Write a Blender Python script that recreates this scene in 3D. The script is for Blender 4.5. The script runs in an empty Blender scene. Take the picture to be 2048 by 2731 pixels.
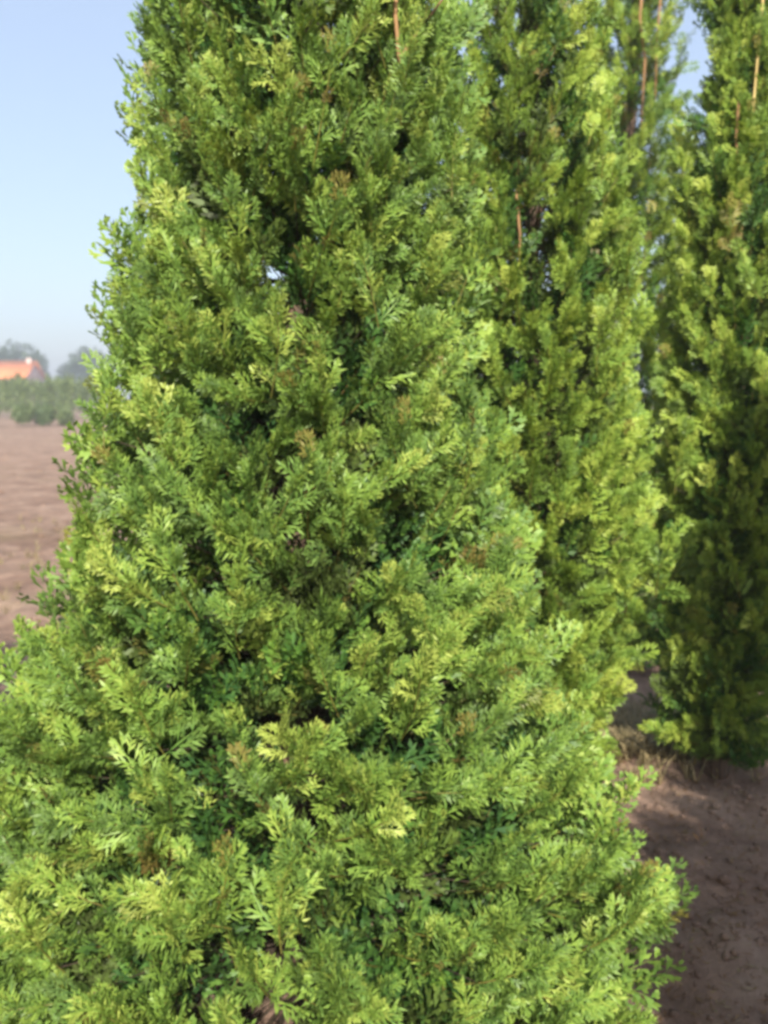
import bpy, math, random
import numpy as np
from mathutils import Vector, Matrix, Euler
random.seed(7)
rng = np.random.default_rng(11)
R = math.radians
S = bpy.context.scene
COL = S.collection

# ------------------------------------------------------------------ camera, sky, sun, exposure
EYE = 1.55
F_PX = 924.0
PITCH = 7.03
cam = bpy.data.objects.new('camera', bpy.data.cameras.new('camera'))
COL.objects.link(cam)
cam.location = (0, 0, EYE)
cam.rotation_euler = (R(90 - PITCH), 0, 0)
cam.data.sensor_fit = 'VERTICAL'
cam.data.sensor_height = 24
cam.data.lens = 24 * F_PX / 1024
cam.data.clip_start = 0.05
cam.data.clip_end = 4000
cam.data.dof.use_dof = True
cam.data.dof.focus_distance = 1.8
cam.data.dof.aperture_fstop = 2.4
S.camera = cam

SUN_EL = 34.0
SUN_AZ = 7.0          # degrees to the right of straight behind the camera
sx, sy = math.sin(R(SUN_AZ)), -math.cos(R(SUN_AZ))
to_sun = Vector((sx * math.cos(R(SUN_EL)), sy * math.cos(R(SUN_EL)), math.sin(R(SUN_EL))))
w = bpy.data.worlds.new('World')
S.world = w
w.use_nodes = True
nt = w.node_tree
bg = nt.nodes['Background']
sky = nt.nodes.new('ShaderNodeTexSky')
sky.sky_type = 'NISHITA'
sky.sun_disc = False
sky.sun_elevation = R(SUN_EL)
sky.sun_rotation = math.atan2(sx, sy)
sky.air_density = 1.0
sky.dust_density = 2.0
sky.ozone_density = 1.2
pale = nt.nodes.new('ShaderNodeMix')          # milky summer air: the whole dome a little paler
pale.data_type = 'RGBA'
pale.inputs[0].default_value = 0.34
pale.inputs[7].default_value = (5.2, 6.0, 7.6, 1)
nt.links.new(sky.outputs[0], pale.inputs[6])
nt.links.new(pale.outputs[2], bg.inputs[0])
bg.inputs[1].default_value = 0.094
sl = bpy.data.lights.new('sun', 'SUN')
sl.energy = 5.0
sl.angle = R(0.5)
sl.color = (1.0, 0.95, 0.86)
sun = bpy.data.objects.new('sun', sl)
COL.objects.link(sun)
sun.rotation_euler = to_sun.to_track_quat('Z', 'Y').to_euler()
sun.location = to_sun * 30
S.view_settings.view_transform = 'Standard'
S.view_settings.look = 'None'
S.view_settings.exposure = 0.95
S.view_settings.gamma = 1
S.view_settings.use_curve_mapping = False
S.cycles.filter_width = 3.3
S.cycles.max_bounces = 6
S.cycles.diffuse_bounces = 3
S.cycles.transmission_bounces = 3
S.cycles.transparent_max_bounces = 4
S.cycles.use_denoising = True


# ------------------------------------------------------------------ helpers
def tag(o, label=None, cat=None, group=None, kind=None):
    for k, v in (('label', label), ('category', cat), ('group', group), ('kind', kind)):
        if v:
            o[k] = v
    return o


def link(o, parent=None):
    COL.objects.link(o)
    if parent:
        o.parent = parent
    return o


def empty(name, loc, rz=0.0):
    o = bpy.data.objects.new(name, None)
    o.empty_display_size = 0.2
    o.location = loc
    o.rotation_euler = (0, 0, rz)
    return link(o)


def raw_mesh(name, verts, faces, mats, tint=None, smooth=False, midx=None):
    """verts (n,3) array; faces an (m,k) array or a list of such arrays."""
    if not isinstance(faces, list):
        faces = [faces]
    faces = [np.asarray(f, dtype=np.int32) for f in faces if len(f)]
    me = bpy.data.meshes.new(name)
    verts = np.ascontiguousarray(verts, dtype=np.float32)
    me.vertices.add(len(verts))
    me.vertices.foreach_set('co', verts.ravel())
    loops = np.concatenate([f.ravel() for f in faces])
    tot = np.concatenate([np.full(len(f), f.shape[1], np.int32) for f in faces])
    start = np.concatenate([[0], np.cumsum(tot)[:-1]]).astype(np.int32)
    me.loops.add(len(loops))
    me.loops.foreach_set('vertex_index', loops)
    me.polygons.add(len(tot))
    me.polygons.foreach_set('loop_start', start)
    me.polygons.foreach_set('loop_total', tot)
    if midx is not None:
        me.polygons.foreach_set('material_index', np.asarray(midx, np.int32))
    me.update(calc_edges=True)
    if tint is not None:
        a = me.color_attributes.new('tint', 'FLOAT_COLOR', 'POINT')
        a.data.foreach_set('color', np.ascontiguousarray(tint, dtype=np.float32).ravel())
    for m in (mats if isinstance(mats, (list, tuple)) else [mats]):
        me.materials.append(m)
    if smooth:
        me.polygons.foreach_set('use_smooth', np.ones(len(tot), bool))
    me.validate()
    return me


class MB:
    def __init__(self):
        self.v, self.q, self.t, self.n = [], [], [], 0
        self.c = []

    def add(self, v, q=None, t=None, c=None):
        v = np.asarray(v, float)
        self.v.append(v)
        if q is not None and len(q):
            self.q.append(np.asarray(q, int) + self.n)
        if t is not None and len(t):
            self.t.append(np.asarray(t, int) + self.n)
        if c is None:
            c = np.tile([0.5, 0.5, 0.0, 1.0], (len(v), 1))
        self.c.append(c)
        self.n += len(v)

    def tube(self, pts, rad, k=6, c=None):
        pts = np.asarray(pts, float)
        rad = np.asarray(rad, float)
        d = np.gradient(pts, axis=0)
        d /= np.linalg.norm(d, axis=1)[:, None] + 1e-9
        ref = np.where(np.abs(d[:, 2:3]) > 0.8, [[1, 0, 0]], [[0, 0, 1]])
        u = np.cross(d, ref)
        u /= np.linalg.norm(u, axis=1)[:, None] + 1e-9
        v = np.cross(d, u)
        a = np.arange(k) * 2 * math.pi / k
        ring = pts[:, None] + rad[:, None, None] * (np.cos(a)[None, :, None] * u[:, None] + np.sin(a)[None, :, None] * v[:, None])
        m = len(pts)
        q = [[i * k + j, i * k + (j + 1) % k, (i + 1) * k + (j + 1) % k, (i + 1) * k + j] for i in range(m - 1) for j in range(k)]
        cc = None if c is None else np.tile(c, (m * k, 1))
        self.add(ring.reshape(-1, 3), q, c=cc)

    def box(self, lo, hi):
        x0, y0, z0 = lo
        x1, y1, z1 = hi
        v = [(x, y, z) for z in (z0, z1) for y in (y0, y1) for x in (x0, x1)]
        self.add(v, [[0, 2, 3, 1], [4, 5, 7, 6], [0, 1, 5, 4], [2, 6, 7, 3], [0, 4, 6, 2], [1, 3, 7, 5]])

    def mesh(self, name, mat, smooth=False):
        fs = []
        if self.q:
            fs.append(np.concatenate(self.q))
        if self.t:
            fs.append(np.concatenate(self.t))
        return raw_mesh(name, np.concatenate(self.v), fs, mat, np.concatenate(self.c), smooth)

    def build(self, name, mat, parent=None, smooth=False):
        return link(bpy.data.objects.new(name, self.mesh(name, mat, smooth)), parent)


def pix(px, py):
    """ray direction through pixel (768x1024 frame)"""
    a = R(PITCH)
    x = (px - 384) / F_PX
    u = (512 - py) / F_PX
    return np.array([x, math.cos(a) + u * math.sin(a), -math.sin(a) + u * math.cos(a)])


def at(px, py, Y):
    d = pix(px, py)
    return np.array([0, 0, EYE]) + d * (Y / d[1])


def vnoise(x, y, seed=0):
    """cheap smooth value noise on arrays"""
    x = np.asarray(x, float)
    y = np.asarray(y, float)
    xi, yi = np.floor(x), np.floor(y)
    fx, fy = x - xi, y - yi
    fx, fy = fx * fx * (3 - 2 * fx), fy * fy * (3 - 2 * fy)

    def h(a, b):
        s = np.sin(a * 127.1 + b * 311.7 + seed * 74.7) * 43758.5453
        return s - np.floor(s)
    return (h(xi, yi) * (1 - fx) * (1 - fy) + h(xi + 1, yi) * fx * (1 - fy)
            + h(xi, yi + 1) * (1 - fx) * fy + h(xi + 1, yi + 1) * fx * fy) * 2 - 1


# ------------------------------------------------------------------ materials
def new_mat(name):
    m = bpy.data.materials.new(name)
    m.use_nodes = True
    n = m.node_tree
    return m, n, n.nodes['Principled BSDF'], n.nodes['Material Output']


def N(n, t, **kw):
    o = n.nodes.new(t)
    for k, v in kw.items():
        setattr(o, k, v)
    return o


def ramp(n, stops, fac):
    r = N(n, 'ShaderNodeValToRGB')
    while len(r.color_ramp.elements) < len(stops):
        r.color_ramp.elements.new(0.5)
    for e, (p, c) in zip(r.color_ramp.elements, stops):
        e.position = p
        e.color = (*c, 1)
    n.links.new(fac, r.inputs[0])
    return r.outputs[0]


def mix_rgb(n, fac, a, b):
    m = N(n, 'ShaderNodeMix', data_type='RGBA')
    if isinstance(fac, float):
        m.inputs[0].default_value = fac
    else:
        n.links.new(fac, m.inputs[0])
    for i, s in ((6, a), (7, b)):
        if isinstance(s, tuple):
            m.inputs[i].default_value = (*s, 1)
        else:
            n.links.new(s, m.inputs[i])
    return m.outputs[2]


def math_(n, op, a, b=None, clamp=False):
    m = N(n, 'ShaderNodeMath', operation=op, use_clamp=clamp)
    for i, s in ((0, a), (1, b)):
        if s is None:
            continue
        if isinstance(s, (int, float)):
            m.inputs[i].default_value = s
        else:
            n.links.new(s, m.inputs[i])
    return m.outputs[0]


def foliage_mat(name, stops, brown=(0.20, 0.10, 0.035), trans=0.18, rough=0.5, tipc=(0.30, 0.38, 0.09), spec=0.35):
    m, n, p, out = new_mat(name)
    at_ = N(n, 'ShaderNodeAttribute', attribute_name='tint')
    sep = N(n, 'ShaderNodeSeparateColor')
    n.links.new(at_.outputs['Color'], sep.inputs[0])
    oi = N(n, 'ShaderNodeObjectInfo')
    geo = N(n, 'ShaderNodeNewGeometry')
    rnd = math_(n, 'MULTIPLY', math_(n, 'SUBTRACT', oi.outputs['Random'], 0.5), 0.34)
    isl = math_(n, 'MULTIPLY', math_(n, 'SUBTRACT', geo.outputs['Random Per Island'], 0.5), 0.3)
    v = math_(n, 'ADD', math_(n, 'ADD', sep.outputs[0], rnd), isl, clamp=True)
    c = ramp(n, stops, v)
    tip = math_(n, 'MULTIPLY', sep.outputs[1], 0.42)
    c = mix_rgb(n, tip, c, tipc)
    c = mix_rgb(n, sep.outputs[2], c, brown)
    n.links.new(c, p.inputs['Base Color'])
    p.inputs['Roughness'].default_value = rough
    p.inputs['Specular IOR Level'].default_value = spec
    tr = N(n, 'ShaderNodeBsdfTranslucent')
    hs = N(n, 'ShaderNodeHueSaturation')
    hs.inputs['Hue'].default_value = 0.49
    hs.inputs['Saturation'].default_value = 1.1
    hs.inputs['Value'].default_value = 1.25
    n.links.new(c, hs.inputs['Color'])
    n.links.new(hs.outputs[0], tr.inputs[0])
    mx = N(n, 'ShaderNodeMixShader')
    mx.inputs[0].default_value = trans
    n.links.new(p.outputs[0], mx.inputs[1])
    n.links.new(tr.outputs[0], mx.inputs[2])
    n.links.new(mx.outputs[0], out.inputs[0])
    return m


M_LEAF = foliage_mat('scale_leaves', [(0.0, (0.022, 0.074, 0.020)), (0.35, (0.078, 0.180, 0.030)),
                                      (0.65, (0.185, 0.305, 0.040)), (1.0, (0.360, 0.420, 0.080))])
M_LEAF_WARM = foliage_mat('warm_scale_leaves', [(0.0, (0.034, 0.105, 0.020)), (0.35, (0.125, 0.235, 0.032)),
                                           (0.65, (0.250, 0.360, 0.045)), (1.0, (0.420, 0.480, 0.085))], tipc=(0.34, 0.43, 0.08))  # lighter, yellower leaf greens that brighten the conifers behind the foreground one
M_SHRUB = foliage_mat('shrub_leaves', [(0, (0.05, 0.10, 0.035)), (1, (0.17, 0.21, 0.06))], trans=0.2, tipc=(0.17, 0.22, 0.07))
M_FAR = foliage_mat('far_leaves', [(0, (0.025, 0.05, 0.022)), (1, (0.05, 0.085, 0.03))], trans=0.15, tipc=(0.05, 0.08, 0.03))
M_STRAW = foliage_mat('dry_grass', [(0, (0.20, 0.17, 0.08)), (1, (0.36, 0.28, 0.14))], trans=0.2, tipc=(0.38, 0.3, 0.16))


def bark_mat(name, a, b):
    m, n, p, out = new_mat(name)
    tc = N(n, 'ShaderNodeTexCoord')
    mp = N(n, 'ShaderNodeMapping')
    mp.inputs['Scale'].default_value = (40, 40, 5)
    n.links.new(tc.outputs['Object'], mp.inputs[0])
    nz = N(n, 'ShaderNodeTexNoise')
    nz.inputs['Scale'].default_value = 1.5
    nz.inputs['Detail'].default_value = 5
    n.links.new(mp.outputs[0], nz.inputs[0])
    n.links.new(ramp(n, [(0.3, a), (0.7, b)], nz.outputs[0]), p.inputs['Base Color'])
    p.inputs['Roughness'].default_value = 0.85
    bp = N(n, 'ShaderNodeBump')
    bp.inputs['Distance'].default_value = 0.004
    n.links.new(nz.outputs[0], bp.inputs['Height'])
    n.links.new(bp.outputs[0], p.inputs['Normal'])
    return m


M_BARK = bark_mat('red_brown_bark', (0.07, 0.04, 0.025), (0.24, 0.14, 0.085))
M_TWIG = bark_mat('orange_twig', (0.17, 0.09, 0.035), (0.34, 0.19, 0.08))
M_DARKTWIG = bark_mat('dark_twigs', (0.03, 0.022, 0.014), (0.09, 0.06, 0.035))  # bark darkened so the twigs do not show in the crown's hollows
M_TRUNK = bark_mat('shaggy_brown_bark', (0.045, 0.028, 0.018), (0.15, 0.095, 0.06))
M_GREYBARK = bark_mat('grey_bark', (0.10, 0.085, 0.07), (0.22, 0.19, 0.16))


def soil_mat():
    m, n, p, out = new_mat('bare_soil')
    tc = N(n, 'ShaderNodeTexCoord')

    def noise(scale, detail=6, rough=0.6, dist=0.0):
        z = N(n, 'ShaderNodeTexNoise')
        z.inputs['Scale'].default_value = scale
        z.inputs['Detail'].default_value = detail
        z.inputs['Roughness'].default_value = rough
        z.inputs['Distortion'].default_value = dist
        n.links.new(tc.outputs['Object'], z.inputs[0])
        return z.outputs[0]
    big, mid, fine = noise(0.35, 4), noise(3.2, 8, 0.65, 0.6), noise(45, 6, 0.7)
    c = ramp(n, [(0.30, (0.13, 0.088, 0.066)), (0.5, (0.29, 0.195, 0.145)), (0.72, (0.44, 0.31, 0.225))], mid)
    c = mix_rgb(n, math_(n, 'MULTIPLY', fine, 0.45), c, (0.40, 0.27, 0.19))
    g = ramp(n, [(0.56, (0, 0, 0)), (0.72, (1, 1, 1))], big)
    sg = N(n, 'ShaderNodeSeparateColor')
    n.links.new(g, sg.inputs[0])
    c = mix_rgb(n, math_(n, 'MULTIPLY', sg.outputs[0], 0.45), c, (0.21, 0.19, 0.09))
    blot = ramp(n, [(0.38, (0.62, 0.56, 0.54)), (0.58, (1, 1, 1))], noise(0.9, 5, 0.7, 1.0))
    mu = N(n, 'ShaderNodeMix', data_type='RGBA', blend_type='MULTIPLY')
    mu.inputs[0].default_value = 0.8
    n.links.new(c, mu.inputs[6])
    n.links.new(blot, mu.inputs[7])
    c = mu.outputs[2]
    n.links.new(c, p.inputs['Base Color'])
    p.inputs['Roughness'].default_value = 0.95
    p.inputs['Specular IOR Level'].default_value = 0.15
    bp = N(n, 'ShaderNodeBump')
    bp.inputs['Strength'].default_value = 0.8
    bp.inputs['Distance'].default_value = 0.06
    n.links.new(math_(n, 'ADD', mid, math_(n, 'MULTIPLY', fine, 0.5)), bp.inputs['Height'])
    n.links.new(bp.outputs[0], p.inputs['Normal'])
    return m


M_SOIL = soil_mat()


def plain_mat(name, a, b, scale=3.0, rough=0.8):
    m, n, p, out = new_mat(name)
    tc = N(n, 'ShaderNodeTexCoord')
    nz = N(n, 'ShaderNodeTexNoise')
    nz.inputs['Scale'].default_value = scale
    nz.inputs['Detail'].default_value = 5
    n.links.new(tc.outputs['Object'], nz.inputs[0])
    n.links.new(ramp(n, [(0.3, a), (0.7, b)], nz.outputs[0]), p.inputs['Base Color'])
    p.inputs['Roughness'].default_value = rough
    return m


# ------------------------------------------------------------------ ground
def ground_z(x, y):
    d = np.hypot(x, y - 3)
    near = np.clip(1.6 - d / 14.0, 0, 1)
    z = near * (0.035 * vnoise(x * 1.3, y * 1.3, 1) + 0.022 * vnoise(x * 4.1, y * 4.1, 2) + 0.014 * vnoise(x * 11, y * 11, 3))
    z = z + 0.05 * vnoise(x * 0.12, y * 0.12, 4) * np.clip(d / 12, 0, 1)
    return z - 0.02


def axis_pts(lo, hi, fine_lo, fine_hi, step, grow):
    p = list(np.arange(fine_lo, fine_hi + 1e-6, step))
    s = step
    while p[-1] < hi:
        s *= grow
        p.append(min(hi, p[-1] + s))
    s = step
    while p[0] > lo:
        s *= grow
        p.insert(0, max(lo, p[0] - s))
    return np.array(p)


gx = axis_pts(-1200, 1200, -5, 4, 0.055, 1.16)
gy = axis_pts(-300, 1500, 0.4, 9, 0.055, 1.14)
GX, GY = np.meshgrid(gx, gy)
GZ = ground_z(GX, GY)
nx, ny = len(gx), len(gy)
idx = np.arange(nx * ny).reshape(ny, nx)
gq = np.stack([idx[:-1, :-1], idx[:-1, 1:], idx[1:, 1:], idx[1:, :-1]], -1).reshape(-1, 4)
me = raw_mesh('ground', np.stack([GX, GY, GZ], -1).reshape(-1, 3), gq, M_SOIL, smooth=True)
ground = link(bpy.data.objects.new('ground', me))
ground['kind'] = 'structure'

# ------------------------------------------------------------------ foliage building blocks
def spray(L=0.10, lite=False, r=None):
    """A flat fan of scale leaves. axis +Z, plane XZ. -> verts, quads, tint"""
    r = r or rng
    V, C = [], []
    tint = r.uniform(0, 1)
    bend = r.uniform(-0.5, 0.5)
    side = r.uniform(-0.25, 0.25)

    def spine(t):                       # curved main stalk
        return np.array([side * L * t * t, bend * 0.35 * L * t * t, L * t])

    def blade(b, d, ln, wd, g0, g1):
        d = d / np.linalg.norm(d)
        nrm = np.array([r.normal(0, 0.28), 1, r.normal(0, 0.28)])
        s = np.cross(d, nrm)
        s /= np.linalg.norm(s) + 1e-9
        m = b + d * ln * 0.5 + np.array([0, r.normal(0, 0.07) * ln, 0])
        V.extend([b, m - s * wd * 0.5, b + d * ln, m + s * wd * 0.5])
        C.extend([[tint, g0, 0, 1], [tint, (g0 + g1) / 2, 0, 1], [tint, g1, 0, 1], [tint, (g0 + g1) / 2, 0, 1]])
    nb = 6 if lite else 9
    for i in range(nb):
        t = 0.10 + 0.86 * i / (nb - 1)
        s = 1 if i % 2 else -1
        ln = L * (0.50 * math.sin(math.pi * min(1, 0.22 + t * 0.72)) + 0.06) * r.uniform(0.8, 1.15)
        a = R(r.uniform(34, 52)) * s * (1 - 0.35 * t)
        b = spine(t)
        d = np.array([math.sin(a), r.normal(0, 0.16), math.cos(a)])
        if lite:
            blade(b, d, ln, 0.015, 0.1, 0.9)
            for k in range(2):
                s2 = 1 if k else -1
                a2 = a + s2 * R(38)
                d2 = np.array([math.sin(a2), r.normal(0, 0.25), math.cos(a2)])
                blade(b + d * ln * (0.35 + 0.2 * k), d2, ln * 0.5, 0.012, 0.3, 1)
        else:
            blade(b, d, ln, 0.0055, 0.1, 0.9)
            nk = 4 if ln > 0.026 else 3
            for k in range(nk):
                u = 0.22 + 0.72 * k / nk
                s2 = 1 if (k + i) % 2 else -1
                a2 = a + s2 * R(r.uniform(20, 38))
                d2 = np.array([math.sin(a2), r.normal(0, 0.25), math.cos(a2)])
                l2 = ln * (0.60 - 0.32 * u) * r.uniform(0.8, 1.3) + 0.006
                blade(b + d * ln * u, d2, l2, 0.0062, 0.35, 1.0)
    blade(spine(0), spine(1) - spine(0), L * 1.02, 0.004, 0, 0.8)
    V = np.array(V)
    q = np.arange(len(V)).reshape(-1, 4)
    return V, q, np.array(C)


SPRAYS = [spray(rng.uniform(0.062, 0.10)) for _ in range(14)]
SPRAYS_LITE = [spray(rng.uniform(0.09, 0.125), True) for _ in range(8)]


def frame(zdir, ydir):
    z = zdir / np.linalg.norm(zdir)
    x = np.cross(ydir, z)
    x /= np.linalg.norm(x) + 1e-9
    return np.stack([x, np.cross(z, x), z], 1)     # columns


def clump_arrays(lite=False, n=24, L=0.30, brown=0.0, slim=1.0):
    """A leafy branch end: woody stem along +X with sprays to both sides. base at origin."""
    V, Q, C, nv = [], [], [], 0
    src = SPRAYS_LITE if lite else SPRAYS
    sag = rng.uniform(0.05, 0.28)
    sway = rng.uniform(-0.15, 0.15)

    def stem(t):
        return np.array([L * t, sway * L * t * t, -sag * L * math.sin(t * 2.2) * 0.3 + 0.14 * L * t * t])
    for i in range(n):
        t = 0.05 + 0.93 * (i + rng.uniform(0, 1)) / n
        p = stem(t)
        ang = i * 2.399 + rng.uniform(-0.5, 0.5)
        out = np.array([0, math.cos(ang), 0.75 * math.sin(ang) + 0.2])
        fwd = 0.75 + 0.9 * t
        d = np.array([fwd, 0, 0.35]) + out * (1.05 - 0.55 * t) * slim + rng.normal(0, 0.30, 3)
        yd = np.cross(d, [0, 0, 1]) * 0.9 + rng.normal(0, 0.75, 3)     # planes mostly upright, twisted
        fr = frame(d, yd)
        v, q, c = src[rng.integers(len(src))]
        s = rng.uniform(0.55, 1.25) * (1.1 - 0.25 * t)
        vv = (v * s) @ fr.T + p
        cc = c.copy()
        cc[:, 0] = np.clip(0.5 + (cc[:, 0] - 0.5) * 0.55 + rng.normal(0, 0.13) + 0.16 * (t - 0.5), 0, 1)
        b = 0.0
        if rng.random() < 0.015:
            b = rng.uniform(0.4, 0.9)
        if rng.random() < brown:
            b = rng.uniform(0.5, 1)
        cc[:, 2] = b * (0.5 + 0.5 * cc[:, 1])
        V.append(vv)
        Q.append(q + nv)
        C.append(cc)
        nv += len(vv)
    ts = np.linspace(0.02, 0.9, 5)
    mb = MB()
    mb.tube([stem(t) for t in ts], [0.0022, 0.0024, 0.002, 0.0016, 0.001], 4, c=[0.5, 0, 0.6, 1])
    V.append(np.concatenate(mb.v))
    Q.append(np.concatenate(mb.q) + nv)
    C.append(np.concatenate(mb.c))
    return np.concatenate(V), np.concatenate(Q), np.concatenate(C)


FULL = [clump_arrays(False, 21, 0.28) for _ in range(14)] + [clump_arrays(False, 18, 0.33, slim=0.7) for _ in range(4)]
BROWN = [clump_arrays(False, 20, brown=0.6) for _ in range(2)]
LITE = [clump_arrays(True, 17) for _ in range(8)]
TOPS = [clump_arrays(False, 16, 0.36, slim=0.5, brown=0.05) for _ in range(5)]
MESH = {}
for nm, arrs in (('F', FULL), ('B', BROWN), ('T', TOPS)):
    MESH[nm] = [raw_mesh('leafy_branch', v, q, M_LEAF, c) for v, q, c in arrs]


# ------------------------------------------------------------------ conifers of the nursery row
def conifer(name,  loc, height, prof, count, max_parts, label, holes=(), extra=(), lean=(0, 0), low=0.04, seed=0, all_lite=False, upt=(26, 64), extra_limbs=(), scl=1.0, leaf=None, pocket=-0.62, lumpamp=0.05):
    """prof: list of (z, radius). holes: list of (point, radius) in world space."""
    global rng
    rng = np.random.default_rng(seed)
    root = empty(name, (loc[0], loc[1], 0))
    tag(root, label, 'tree', 'conifers of the nursery row')
    pz, pr = np.array([p[0] for p in prof]), np.array([p[1] for p in prof])
    base = np.array([loc[0], loc[1], 0.0])
    # trunk
    zs = np.linspace(-0.06, height * 0.97, 16)
    wob = np.stack([0.025 * np.sin(zs * 1.7 + seed) + lean[0] * zs, 0.025 * np.cos(zs * 1.3 + seed) + lean[1] * zs, zs], 1)
    mb = MB()
    mb.tube(wob, 0.052 * (1 - zs / height * 0.93) * (height / 4) ** 0.5 + 0.004, 10)
    mb.build('trunk', M_TRUNK, root, True)

    def axis(z):
        return np.array([0.025 * math.sin(z * 1.7 + seed) + lean[0] * z, 0.025 * math.cos(z * 1.3 + seed) + lean[1] * z, 0.0])
    # candidates
    zz = np.linspace(low, height - 0.05, 400)
    rr = np.interp(zz, pz, pr)
    cdf = np.cumsum(rr + 0.10)
    cdf /= cdf[-1]
    items = []
    for i in range(count):
        z = float(np.interp((i + rng.uniform(0, 1)) / count, cdf, zz))
        th = i * 2.39996 + rng.uniform(-0.45, 0.45)
        r = float(np.interp(z, pz, pr))
        lump = 1 + lumpamp * float(vnoise(th * 1.9 + 9 * seed, z * 3.1, seed)) + 0.05 * float(vnoise(th * 5, z * 9, seed + 3))
        inner = (i % 3 == 2)
        if not inner and float(vnoise(th * max(r, 0.15) * 8 + 3.3 * seed, z * 7.5, seed + 9)) < pocket:
            continue
        tip_r = r * lump * (0.66 if inner else rng.uniform(0.86, 1.02))
        f = z / height
        up = R(upt[0] + (upt[1] - upt[0]) * f ** 1.1 + rng.normal(0, 20))
        sc = scl * (0.66 + 0.22 * (1 - f)) * rng.uniform(0.8, 1.12)
        ln = 0.33 * sc
        radial = np.array([math.cos(th), math.sin(th), 0])
        dr = radial * math.cos(up) + np.array([0, 0, math.sin(up)])
        base_r = max(0.01, tip_r - ln * math.cos(up))
        p = base + axis(z) + radial * base_r + np.array([0, 0, max(0.02, z - ln * math.sin(up) * 0.5)])
        yaw = rng.normal(0, 0.5)
        tan = np.array([-math.sin(th), math.cos(th), 0])
        dr = dr + tan * yaw
        dr /= np.linalg.norm(dr)
        tip = p + dr * ln
        mid = p + dr * ln * 0.6
        bad = False
        for hp, hr in holes:
            if np.linalg.norm(mid - hp) < hr or (np.linalg.norm(tip - hp) < hr * 0.8):
                bad = True
        if bad:
            if not inner and rng.random() < 0.7:
                continue
            p = p - radial * min(base_r * 0.7, 0.10 if inner else 0.2)      # a withdrawn branch deep in the pocket
        items.append((p, dr, sc, f, inner, th))
    for (p, dr, sc) in extra:
        items.append((np.array(p, float), np.array(dr, float) / np.linalg.norm(dr), sc, 0.3, False, 0))
    camp = np.array([0, 0, EYE])
    scored = []
    ca, sa = math.cos(R(PITCH)), math.sin(R(PITCH))
    for k, it in enumerate(items):
        v = it[0] + it[1] * 0.2 - camp
        dep = v[1] * ca - v[2] * sa
        inside = dep > 0.2 and abs(v[0] / dep) < 0.46 and abs((v[1] * sa + v[2] * ca) / dep) < 0.60
        facing = -np.dot((it[0] + it[1] * 0.25 - base - axis(it[0][2]))[:2], v[:2] / np.linalg.norm(v[:2]))
        score = facing + (0 if inside else -5) - (0.3 if it[4] else 0)
        scored.append((score, k))
    scored.sort(reverse=True)
    parts = [] if all_lite else [k for s, k in scored if s > -0.12 and not items[k][4]][:max_parts]
    pset = set(parts)
    # crown mesh: everything that is not an individual branch
    V, Q, C, nv = [], [], [], 0
    for k, it in enumerate(items):
        if k in pset:
            continue
        p, dr, sc, f, inner, th = it
        v, q, c = LITE[rng.integers(len(LITE))]
        rollz = np.array([0, 0, 1.0]) + rng.normal(0, 0.25, 3)
        y = np.cross(rollz, dr)
        y /= np.linalg.norm(y)
        M = np.stack([dr, y, np.cross(dr, y)], 1)
        vv = (v * sc) @ M.T + p - base
        vv[:, 2] = np.maximum(vv[:, 2], 0.0)
        cc = c.copy()
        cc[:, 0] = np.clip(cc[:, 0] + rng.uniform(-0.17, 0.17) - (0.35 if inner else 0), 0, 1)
        if inner:                       # older, partly brown foliage, also darkened to stand for shade inside the crown
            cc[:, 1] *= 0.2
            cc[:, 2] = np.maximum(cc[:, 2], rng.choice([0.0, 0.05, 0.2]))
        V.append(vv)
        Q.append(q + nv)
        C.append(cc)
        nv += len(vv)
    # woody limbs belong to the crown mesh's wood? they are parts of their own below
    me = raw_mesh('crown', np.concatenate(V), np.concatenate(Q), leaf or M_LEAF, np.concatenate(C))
    crown = link(bpy.data.objects.new('crown', me), root)
    for k in parts:
        p, dr, sc, f, inner, th = items[k]
        pool = MESH['T'] if f > 0.72 else MESH['F']
        if rng.random() < 0.006:
            pool = MESH['B']
        o = bpy.data.objects.new('leafy_branch', pool[rng.integers(len(pool))])
        rollz = np.array([0, 0, 1.0]) + rng.normal(0, 0.25, 3)
        y = np.cross(rollz, dr)
        y /= np.linalg.norm(y)
        z = np.cross(dr, y)
        m = Matrix(((dr[0], y[0], z[0]), (dr[1], y[1], z[1]), (dr[2], y[2], z[2])))
        link(o, crown)
        if leaf:
            o.material_slots[0].link = 'OBJECT'
            o.material_slots[0].material = leaf
        pl = p - base
        o.matrix_local = Matrix.Translation(Vector(pl)) @ m.to_4x4() @ Matrix.Diagonal((sc, sc * (1 if rng.random() < 0.5 else -1), sc, 1))
    # thin twigs that carry the branch ends
    mb = MB()
    for p, dr, sc, f, inner, th in items:
        q1 = p - base + dr * 0.03
        z0 = max(0.05, q1[2] - 0.12)
        a0 = axis(z0) + np.array([0, 0, z0])
        mb.tube([a0, a0 * 0.45 + q1 * 0.55 + np.array([0, 0, -0.02]), q1], [0.0026, 0.0018, 0.0014], 4)
    tw = mb.build('twigs', M_DARKTWIG, root)
    tw['kind'] = 'stuff'
    # limbs: rising from the trunk to the shell
    nl = 26
    for i in range(nl):
        z0 = 0.12 + (height * 0.8) * i / nl
        th = i * 2.39996 + 0.7
        r = float(np.interp(z0 + 0.3, pz, pr)) * 0.5
        radial = np.array([math.cos(th), math.sin(th), 0])
        ts = np.linspace(0, 1, 6)
        pts = [axis(z0) + radial * r * t + np.array([0, 0, z0 + r * (0.35 * t + 0.45 * t * t)]) for t in ts]
        mb = MB()
        mb.tube(pts, 0.013 * (1 - ts * 0.75), 6)
        mb.build('limb', M_BARK, root, True)
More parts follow.
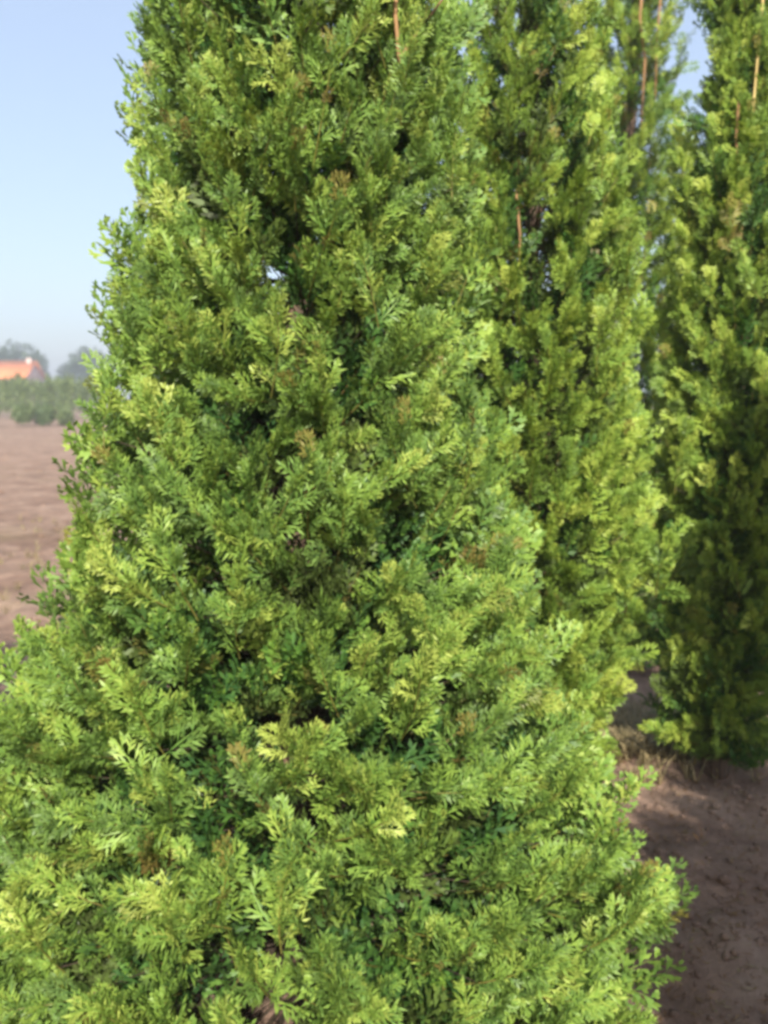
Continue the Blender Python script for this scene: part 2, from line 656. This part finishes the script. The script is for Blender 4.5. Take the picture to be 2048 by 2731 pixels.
    for pts, rad in extra_limbs:
        mb = MB()
        pts = [np.array(p) - base for p in pts]
        mb.tube(pts, np.linspace(rad, rad * 0.45, len(pts)), 8)
        mb.build('limb', M_TWIG, root, True)
    return root, len(items), len(parts), nv


A_LOC = (-0.20, 2.30)
A_PROF = [(0, 0.76), (0.12, 0.92), (0.4, 0.92), (0.6, 0.83), (0.85, 0.71), (1.2, 0.57), (1.45, 0.49), (1.8, 0.46), (2.17, 0.44), (2.57, 0.38), (3.0, 0.31), (3.5, 0.18), (4.0, 0.03)]


def on_tree(dx, dy, loc, prof, inset=0.06):
    """point on a crown's shell seen through displayed-photo coordinates (1659 wide)"""
    d = pix(dx * 768 / 1659, dy * 768 / 1659)
    pz, pr = zip(*prof)
    best = None
    for t in np.arange(0.6, 5, 0.01):
        p = np.array([0, 0, EYE]) + d * t
        if math.hypot(p[0] - loc[0], p[1] - loc[1]) < np.interp(p[2], pz, pr) - inset:
            return p
    return None


holes = []
for dx, dy, hr in ((800, 760, 0.10), (1010, 700, 0.09), (680, 580, 0.07), (850, 600, 0.06), (740, 1190, 0.10), (590, 1480, 0.11),
                   (540, 1560, 0.11), (500, 1660, 0.10), (450, 1760, 0.08), (1010, 1830, 0.11), (860, 1990, 0.09), (640, 2080, 0.10),
                   (700, 1760, 0.07), (180, 930, 0.08), (150, 1290, 0.09), (1030, 1150, 0.10), (680, 400, 0.07), (600, 120, 0.05),
                   (920, 1650, 0.07), (640, 900, 0.06), (1100, 950, 0.08), (380, 1280, 0.05)):
    p = on_tree(dx, dy, A_LOC, A_PROF)
    if p is not None:
        holes.append((p, hr * 0.95))

limbA = [at(400, -60, 2.05), at(395, 10, 2.03), at(399, 60, 2.02), at(407, 95, 2.09)]
stats = []
stats.append(conifer('conifer', A_LOC, 4.0, A_PROF, 2050, 300,
        'big bushy yellow green conifer in the foreground, filling most of the picture', holes=holes, seed=3, pocket=-0.55,
        extra=[(at(272, 1000, 1.78), (-0.1, -0.7, 0.7), 0.9), (at(290, 985, 1.80), (0.4, -0.7, 0.6), 0.85), (at(355, 700, 1.95), (0.1, -0.7, 0.7), 0.8), (at(386, 70, 2.06), (-0.3, -0.5, 0.9), 0.6), (at(410, 60, 2.06), (0.4, -0.45, 0.9), 0.55), (at(401, 130, 2.05), (0.0, -0.5, 0.9), 0.6), (at(405, 10, 2.06), (0.5, -0.4, 0.9), 0.5)],
        extra_limbs=[(limbA, 0.006), ([at(399, 60, 2.03), at(415, 35, 2.03), at(433, 12, 2.04), at(446, -5, 2.07)], 0.004)]))

B_LOC = (0.48, 3.2)
B_PROF = [(0, 0.20), (0.15, 0.30), (0.5, 0.42), (0.8, 0.47), (1.1, 0.46), (1.6, 0.42), (2.1, 0.36), (2.4, 0.29), (2.65, 0.22), (2.9, 0.12), (3.15, 0.02)]
stats.append(conifer('conifer', B_LOC, 3.15, B_PROF, 980, 300,
        'sunlit middle conifer standing close behind the right side of the big foreground conifer', seed=5, leaf=M_LEAF_WARM,
        extra_limbs=[([at(516, 190, 3.02), at(520, 235, 2.97), at(519, 262, 2.98), at(523, 300, 3.05)], 0.005)]))

C_LOC = (1.37, 5.4)
C_PROF = [(0, 0.40), (0.2, 0.50), (0.8, 0.54), (1.4, 0.50), (2.0, 0.42), (2.6, 0.38), (3.2, 0.30), (3.7, 0.26), (4.3, 0.20), (5.2, 0.03)]
stats.append(conifer('conifer', C_LOC, 5.2, C_PROF, 800, 290,
        'tall slender conifer with bare reddish stems showing, second from the right edge', seed=8, leaf=M_LEAF_WARM,
        upt=(25, 72), extra_limbs=[([at(644, -40, 5.24), at(640, 20, 5.22), at(645, 60, 5.20), at(641, 130, 5.24)], 0.010),
                                    ([at(662, -20, 5.26), at(657, 40, 5.24), at(655, 100, 5.28)], 0.008)]))

D_LOC = (1.40, 3.70)
D_PROF = [(0, 0.10), (0.2, 0.15), (0.45, 0.25), (0.7, 0.32), (1.3, 0.35), (1.84, 0.34), (2.3, 0.29), (2.8, 0.15), (3.4, 0.10), (4.1, 0.03)]
stats.append(conifer('conifer', D_LOC, 4.1, D_PROF, 1050, 300,
        'slender conifer cut by the right edge, its lower half in deep shade', seed=12, pocket=-0.8, leaf=M_LEAF_WARM, low=0.1,
        upt=(25, 74), extra_limbs=[([at(739, 95, 3.55), at(736, 140, 3.52), at(741, 185, 3.52)], 0.006)]))

# a thin bamboo cane tied up with the rightmost tree
M_CANE = bark_mat('bamboo', (0.42, 0.30, 0.10), (0.58, 0.45, 0.18))
cb, cd = np.array([1.32, 3.78, -0.1]), np.array([0.012, -0.088, 1.0])
mb = MB()
ct = np.linspace(0, 3.35, 60)
mb.tube([cb + cd * t for t in ct], 0.0065 - ct * 0.0008 + 0.0011 * (np.arange(60) % 6 == 0), 7)
o = mb.build('support_cane', M_CANE, None, True)
tag(o, 'thin pale yellow cane standing upright in the rightmost conifer', 'cane')

E_LOC = (1.80, 0.90)
E_PROF = [(0, 0.5), (0.3, 0.6), (1.0, 0.36), (1.4, 0.19), (2.1, 0.19), (2.5, 0.33), (3.0, 0.26), (3.35, 0.04)]  # unseen tree; waist pinched so its shadow leaves the soil gap sunlit
stats.append(conifer('conifer', E_LOC, 3.35, E_PROF, 440, 0,
        'tall slim conifer just outside the right edge whose shadow falls on the rightmost tree', seed=15, all_lite=True, scl=1.3))
G_LOC = (1.66, -0.50)
G_PROF = [(0, 0.6), (0.3, 0.72), (0.8, 0.74), (1.6, 0.74), (2.0, 0.62), (2.25, 0.42), (2.45, 0.08)]  # unseen tree; broad rounded top shaped to shade the soil at lower right
stats.append(conifer('conifer', G_LOC, 2.45, G_PROF, 500, 0,
        'short round topped conifer beside the camera, outside the frame to the right', seed=16, all_lite=True, scl=1.7))
H_LOC = (-1.78, 1.65)
H_PROF = [(0, 0.5), (0.3, 0.62), (1.0, 0.60), (1.6, 0.52), (2.2, 0.36), (2.7, 0.04)]
stats.append(conifer('conifer', H_LOC, 2.7, H_PROF, 280, 0,
        'short conifer standing outside the frame to the left', seed=19, all_lite=True, scl=1.45))
print('TRIS', sum(sum(len(p.vertices) - 2 for p in m.polygons) * m.users for m in bpy.data.meshes if m.users < 3) / 1e6)
print('CONIFERS', [(s[1], s[2], s[3]) for s in stats])

# ------------------------------------------------------------------ soil clods and dry weeds
mb = MB()
ico_v = np.array([[0, 0, 1], [0.89, 0, 0.45], [0.28, 0.85, 0.45], [-0.72, 0.53, 0.45], [-0.72, -0.53, 0.45], [0.28, -0.85, 0.45],
                  [0.72, 0.53, -0.45], [-0.28, 0.85, -0.45], [-0.89, 0, -0.45], [-0.28, -0.85, -0.45], [0.72, -0.53, -0.45], [0, 0, -1]])
ico_f = [[0, 1, 2], [0, 2, 3], [0, 3, 4], [0, 4, 5], [0, 5, 1], [1, 6, 2], [2, 7, 3], [3, 8, 4], [4, 9, 5], [5, 10, 1], [6, 7, 2],
         [7, 8, 3], [8, 9, 4], [9, 10, 5], [10, 6, 1], [11, 7, 6], [11, 8, 7], [11, 9, 8], [11, 10, 9], [11, 6, 10]]
for i in range(8500):
    if i < 5900:
        x, y = (rng.uniform(0.3, 2.2), rng.uniform(1.6, 4.6)) if i < 4200 else (rng.uniform(-4, 3.2), rng.uniform(1.2, 8))
    else:
        y = rng.uniform(4, 26)
        x = -0.38 * y + rng.normal(0, 0.12 * y)
    s = min(0.045, rng.lognormal(-5.15, 0.6)) * (1 + max(0, y - 5) * 0.07)
    v = ico_v * rng.uniform(0.65, 1.2, (12, 1)) * s * np.array([rng.uniform(0.8, 1.4), rng.uniform(0.8, 1.3), rng.uniform(0.5, 0.8)])
    a = rng.uniform(0, 6.28)
    v = v @ np.array([[math.cos(a), -math.sin(a), 0], [math.sin(a), math.cos(a), 0], [0, 0, 1]])
    mb.add(v + [x, y, float(ground_z(x, y)) + s * 0.2], t=ico_f)
o = mb.build('soil_clods', M_SOIL)
o['kind'] = 'stuff'
mc = MB()
for i in range(5200):                      # shed brown scale leaves and twig bits under the trees
    if i < 3600:
        x, y = rng.uniform(0.4, 2.0), rng.uniform(1.7, 4.6)
    else:
        x, y = rng.uniform(-3.5, 2.5), rng.uniform(1.5, 6.5)
    a, l, wd = rng.uniform(0, 6.28), rng.uniform(0.006, 0.026), rng.uniform(0.001, 0.0035)
    u, v_ = np.array([math.cos(a), math.sin(a), rng.normal(0, 0.25)]) * l, np.array([-math.sin(a), math.cos(a), 0]) * wd
    b = np.array([x, y, float(ground_z(x, y)) + 0.006])
    mc.add([b - u, b - v_, b + u, b + v_], q=[[0, 1, 2, 3]], c=np.tile([rng.uniform(0, 1), 0.2, rng.choice([0.2, 0.7, 1.0]), 1], (4, 1)))
lt = mc.build('leaf_litter', M_STRAW)
tag(lt, 'brown shed foliage scattered on the soil under the conifers', 'litter', kind='stuff')
tag(o, 'loose crumbs and clods of brown earth lying over the bare soil', 'soil', kind='stuff')

mb = MB()
for i in range(420):
    k = rng.random()
    if k < 0.62:
        x, y = rng.normal(1.10, 0.16), rng.normal(4.05, 0.16)
    elif k < 0.8:
        x, y = rng.uniform(0.95, 1.6), rng.uniform(3.6, 4.6)
    else:
        y = rng.uniform(4, 12)
        x = -0.37 * y + rng.normal(0, 0.3)
    z = float(ground_z(x, y))
    for j in range(9):
        a = rng.uniform(0, 6.28)
        h = rng.uniform(0.03, 0.13)
        d = np.array([math.cos(a) * rng.uniform(0.2, 0.9), math.sin(a) * rng.uniform(0.2, 0.9), 1]) * h
        s = np.array([-math.sin(a), math.cos(a), 0]) * rng.uniform(0.002, 0.004)
        b = np.array([x, y, z]) + rng.normal(0, 0.012, 3) * [1, 1, 0]
        tn = rng.uniform(0, 1)
        mb.add([b - s, b + s, b + d * 0.6 + s, b + d + np.array([d[0] * 0.5, d[1] * 0.5, -h * 0.15]), b + d * 0.6 - s],
               q=[[0, 1, 2, 4]], t=[[4, 2, 3]], c=np.tile([tn, 0.3, 0, 1], (5, 1)))
o = mb.build('dry_grass', M_STRAW)
tag(o, 'straw coloured dry weeds and withered grass in the gap between the conifers', 'grass', kind='stuff')


# ------------------------------------------------------------------ far edge of the field
def leaf_cloud(n, size, blobs, tone=0.5):
    """leaf-sized faces spread through ellipsoid blobs [(c, r)]"""
    V, C = [], []
    w_ = np.array([b[1][0] * b[1][1] * b[1][2] for b in blobs])
    ch = rng.choice(len(blobs), n, p=w_ / w_.sum())
    for i in range(n):
        c, r = blobs[ch[i]]
        d = rng.normal(0, 1, 3)
        d /= np.linalg.norm(d)
        p = np.array(c) + d * np.array(r) * rng.uniform(0.35, 1.05) ** 0.6
        a = rng.normal(0, 1, 3)
        a /= np.linalg.norm(a)
        b = np.cross(a, rng.normal(0, 1, 3))
        b /= np.linalg.norm(b)
        s = size * rng.uniform(0.6, 1.3)
        V.extend([p - a * s, p - b * s * 0.6, p + a * s, p + b * s * 0.6])
        t = np.clip(tone + rng.normal(0, 0.2), 0, 1)
        C.extend([[t, 0.4, 0, 1]] * 4)
    return np.array(V), np.arange(4 * n).reshape(-1, 4), np.array(C)


def far_tree_mesh(h, w_, n, size):
    blobs = [((0, 0, h * 0.62), (w_ * 0.45, w_ * 0.45, h * 0.36))]
    for i in range(9):
        a = rng.uniform(0, 6.28)
        blobs.append(((math.cos(a) * w_ * 0.3, math.sin(a) * w_ * 0.3, h * rng.uniform(0.35, 0.85)), (w_ * 0.24, w_ * 0.24, h * rng.uniform(0.1, 0.2))))
    v, q, c = leaf_cloud(n, size, blobs)
    return raw_mesh('crown', v, q, M_FAR, c)


def trunk_mesh(h, r, mat=M_GREYBARK):
    mb = MB()
    zs = np.linspace(-0.3, h, 6)
    mb.tube(np.stack([0.1 * r * np.sin(zs), 0 * zs, zs], 1), r * (1 - 0.6 * zs / h), 7)
    return mb.mesh('trunk', mat, True)


FT = [far_tree_mesh(12, 9, 1700, 0.42) for _ in range(4)]
FTT = trunk_mesh(8, 0.28)
far = [(-79.5, 190, 1.0, 'first grey green tree at the left edge, behind the red roofed house'),
       (-71.5, 186, 1.05, 'tallest hazy tree above the right half of the red roof'),
       (-66.5, 200, 0.80, 'low hazy tree just right of the red roof'),
       (-57.5, 182, 0.98, 'hazy tree beside the left edge of the big conifer'),
       ]
for i, (x, y, s, lab) in enumerate(far):
    t = empty('far_tree', (x, y, 0), rng.uniform(0, 6.28))
    tag(t, lab or 'hazy broadleaf tree on the horizon hidden behind the conifers or past the frame', 'tree', 'trees on the horizon')
    t.scale = (s, s, s)
    link(bpy.data.objects.new('trunk', FTT), t)
    link(bpy.data.objects.new('crown', FT[i % 4]), t)

blobs = []
for x in list(range(-330, -88, 7)) + list(range(-50, 340, 7)):
    h = rng.uniform(8, 14)
    blobs.append(((x, rng.uniform(190, 225), h * 0.5), (rng.uniform(4, 6.5), 4, h * 0.5)))
v, q, c = leaf_cloud(18000, 0.9, blobs)
v[:, 2] = np.maximum(v[:, 2], 0)
o = link(bpy.data.objects.new('far_woodland', raw_mesh('far_woodland', v, q, M_FAR, c)))
tag(o, 'hazy belt of woodland along the horizon', 'woodland', kind='stuff')

# the red roofed house
M_ROOF = plain_mat('red_roof_tiles', (0.55, 0.16, 0.05), (0.68, 0.23, 0.08), 1.5)
M_WALL = plain_mat('pink_plaster', (0.55, 0.40, 0.35), (0.62, 0.46, 0.40), 0.8)
M_GLASS = plain_mat('window_glass', (0.03, 0.04, 0.05), (0.05, 0.06, 0.07), 1, 0.15)
M_WHITE = plain_mat('white_trim', (0.7, 0.7, 0.68), (0.78, 0.78, 0.76), 1)
hx0, hx1, hy, hd = -66, -53.9, 140.0, 8.0
house = empty('house', ((hx0 + hx1) / 2, hy + hd / 2, 0))
tag(house, 'house with an orange red tiled roof behind the far rows', 'house')
hw = (hx1 - hx0) / 2
mb = MB()
mb.box((-hw, -hd / 2, -0.2), (hw, hd / 2, 4.5))
mb.build('wall', M_WALL, house)
mb = MB()
g = [(-hw, -hd / 2, 4.51), (-hw, hd / 2, 4.51), (-hw, 0, 6.8), (-hw + 0.2, -hd / 2, 4.51), (-hw + 0.2, hd / 2, 4.51), (-hw + 0.2, 0, 6.8)]
for s in (0, 2 * hw - 0.2):
    mb = MB()
    mb.add(np.array(g) + [s, 0, 0], t=[[0, 2, 1], [3, 4, 5]], q=[[0, 3, 5, 2], [1, 2, 5, 4], [0, 1, 4, 3]])
    mb.build('gable', M_WALL, house)
for s in (-1, 1):
    mb = MB()
    o0, o1 = -hw - 0.4, hw + 0.4
    mb.add([(o0, s * (hd / 2 + 0.6), 4.4), (o1, s * (hd / 2 + 0.6), 4.4), (o1, s * 0.01, 7.15), (o0, s * 0.01, 7.15),
            (o0, s * (hd / 2 + 0.6), 4.55), (o1, s * (hd / 2 + 0.6), 4.55), (o1, s * 0.01, 7.3), (o0, s * 0.01, 7.3)],
           q=[[0, 1, 2, 3], [4, 7, 6, 5], [0, 4, 5, 1], [1, 5, 6, 2], [2, 6, 7, 3], [3, 7, 4, 0]])
    roof = mb.build('roof', M_ROOF, house)
mb = MB()
mb.box((hw * 0.86, -0.8, 6.2), (hw * 0.86 + 0.6, -0.2, 7.6))
mb.build('chimney', M_WALL, roof)
for i in range(4):
    x = -hw + 1.4 + i * 2.7
    for z in (0.7, 2.8):
        mb = MB()
        mb.box((x - 0.6, -hd / 2 - 0.05, z), (x + 0.6, -hd / 2 - 0.003, z + 1.4))
        f = mb.build('window', M_WHITE, house)
        mb = MB()
        mb.box((x - 0.5, -hd / 2 - 0.07, z + 0.1), (x + 0.5, -hd / 2 - 0.052, z + 1.3))
        mb.build('pane', M_GLASS, f)

# saplings in rows (upright thin stems) and low shrubs at the field's edge
SAP = []
for k in range(5):
    v, q, c = leaf_cloud(520, 0.10, [((0, 0, 1.6), (0.34, 0.34, 1.2)), ((0.08, 0, 2.3), (0.24, 0.24, 0.7))], 0.65)
    SAP.append(raw_mesh('crown', v, q, M_SHRUB, c))
SAPT = trunk_mesh(2.2, 0.05)
n_s = 0
ORD = [str(k) + 'th' for k in range(99)]
ORD[:16] = 'first second third fourth fifth sixth seventh eighth ninth tenth eleventh twelfth thirteenth fourteenth fifteenth sixteenth'.split()
for row, Y in enumerate((66, 74, 83)):
    x = -0.46 * Y
    nth = 0
    while x < -0.30 * Y:
        t = empty('sapling', (x, Y + rng.uniform(-0.4, 0.4), 0), rng.uniform(0, 6.28))
        s = rng.uniform(0.85, 1.1) * (1.0 + 0.12 * row)
        t.scale = (s, s, s)
        rw = ('nearest', 'middle', 'farthest')[row]
        lab = f'slender young tree, {ORD[nth]} from the left in the {rw} nursery row beyond the field'
        nth += 1
        tag(t, lab, 'tree', 'young trees in the far nursery rows')
        link(bpy.data.objects.new('trunk', SAPT), t)
        link(bpy.data.objects.new('crown', SAP[n_s % 5]), t)
        n_s += 1
        x += rng.uniform(0.75, 1.0)

SHR = []
for k in range(4):
    v, q, c = leaf_cloud(1500, 0.085, [((rng.uniform(-0.6, 0.6), rng.uniform(-0.4, 0.4), rng.uniform(0.3, 0.9)), (0.55, 0.5, rng.uniform(0.35, 0.6))) for _ in range(6)], 0.5)
    v[:, 2] = np.maximum(v[:, 2], 0)
    SHR.append(raw_mesh('low_shrub', v, q, M_SHRUB, c))
shr = [(-21.6, 49.5, 1.25, 'dark rounded shrub at the far edge of the field, at the left picture edge'),
       (-20.2, 52, 0.95, 'low pale green shrub right of the dark rounded shrub at the field edge'),
       (-19.2, 53, 0.95, 'low shrub at the field edge halfway to the big conifer'),
       (-18.0, 52.5, 0.90, 'low shrub at the field edge touching the outline of the big conifer'),
       (-24, 52, 1.0, 'low shrub of the far field edge, just outside the left picture edge')]
for i, (x, y, s, lab) in enumerate(shr):
    o = link(bpy.data.objects.new('low_shrub', SHR[i % 4]))
    o.location = (x, y, 0)
    o.rotation_euler = (0, 0, rng.uniform(0, 6.28))
    o.scale = (s, s, s)
    tag(o, lab or 'low shrub of the field edge outside the visible gap', 'shrub', 'shrubs along the far edge of the field')

# ------------------------------------------------------------------ air
mb = MB()
mb.box((-1250, -350, -1.2), (1250, 1550, 20))
m, n, p, out = new_mat('hazy_air')
n.nodes.remove(p)
pv = N(n, 'ShaderNodeVolumePrincipled')
pv.inputs['Color'].default_value = (0.90, 0.94, 1.0, 1)
pv.inputs['Density'].default_value = 0.0026
pv.inputs['Anisotropy'].default_value = 0.2
n.links.new(pv.outputs[0], out.inputs['Volume'])
hz = mb.build('haze', m)
hz['kind'] = 'stuff'
hz['label'] = 'pale summer haze over the fields'
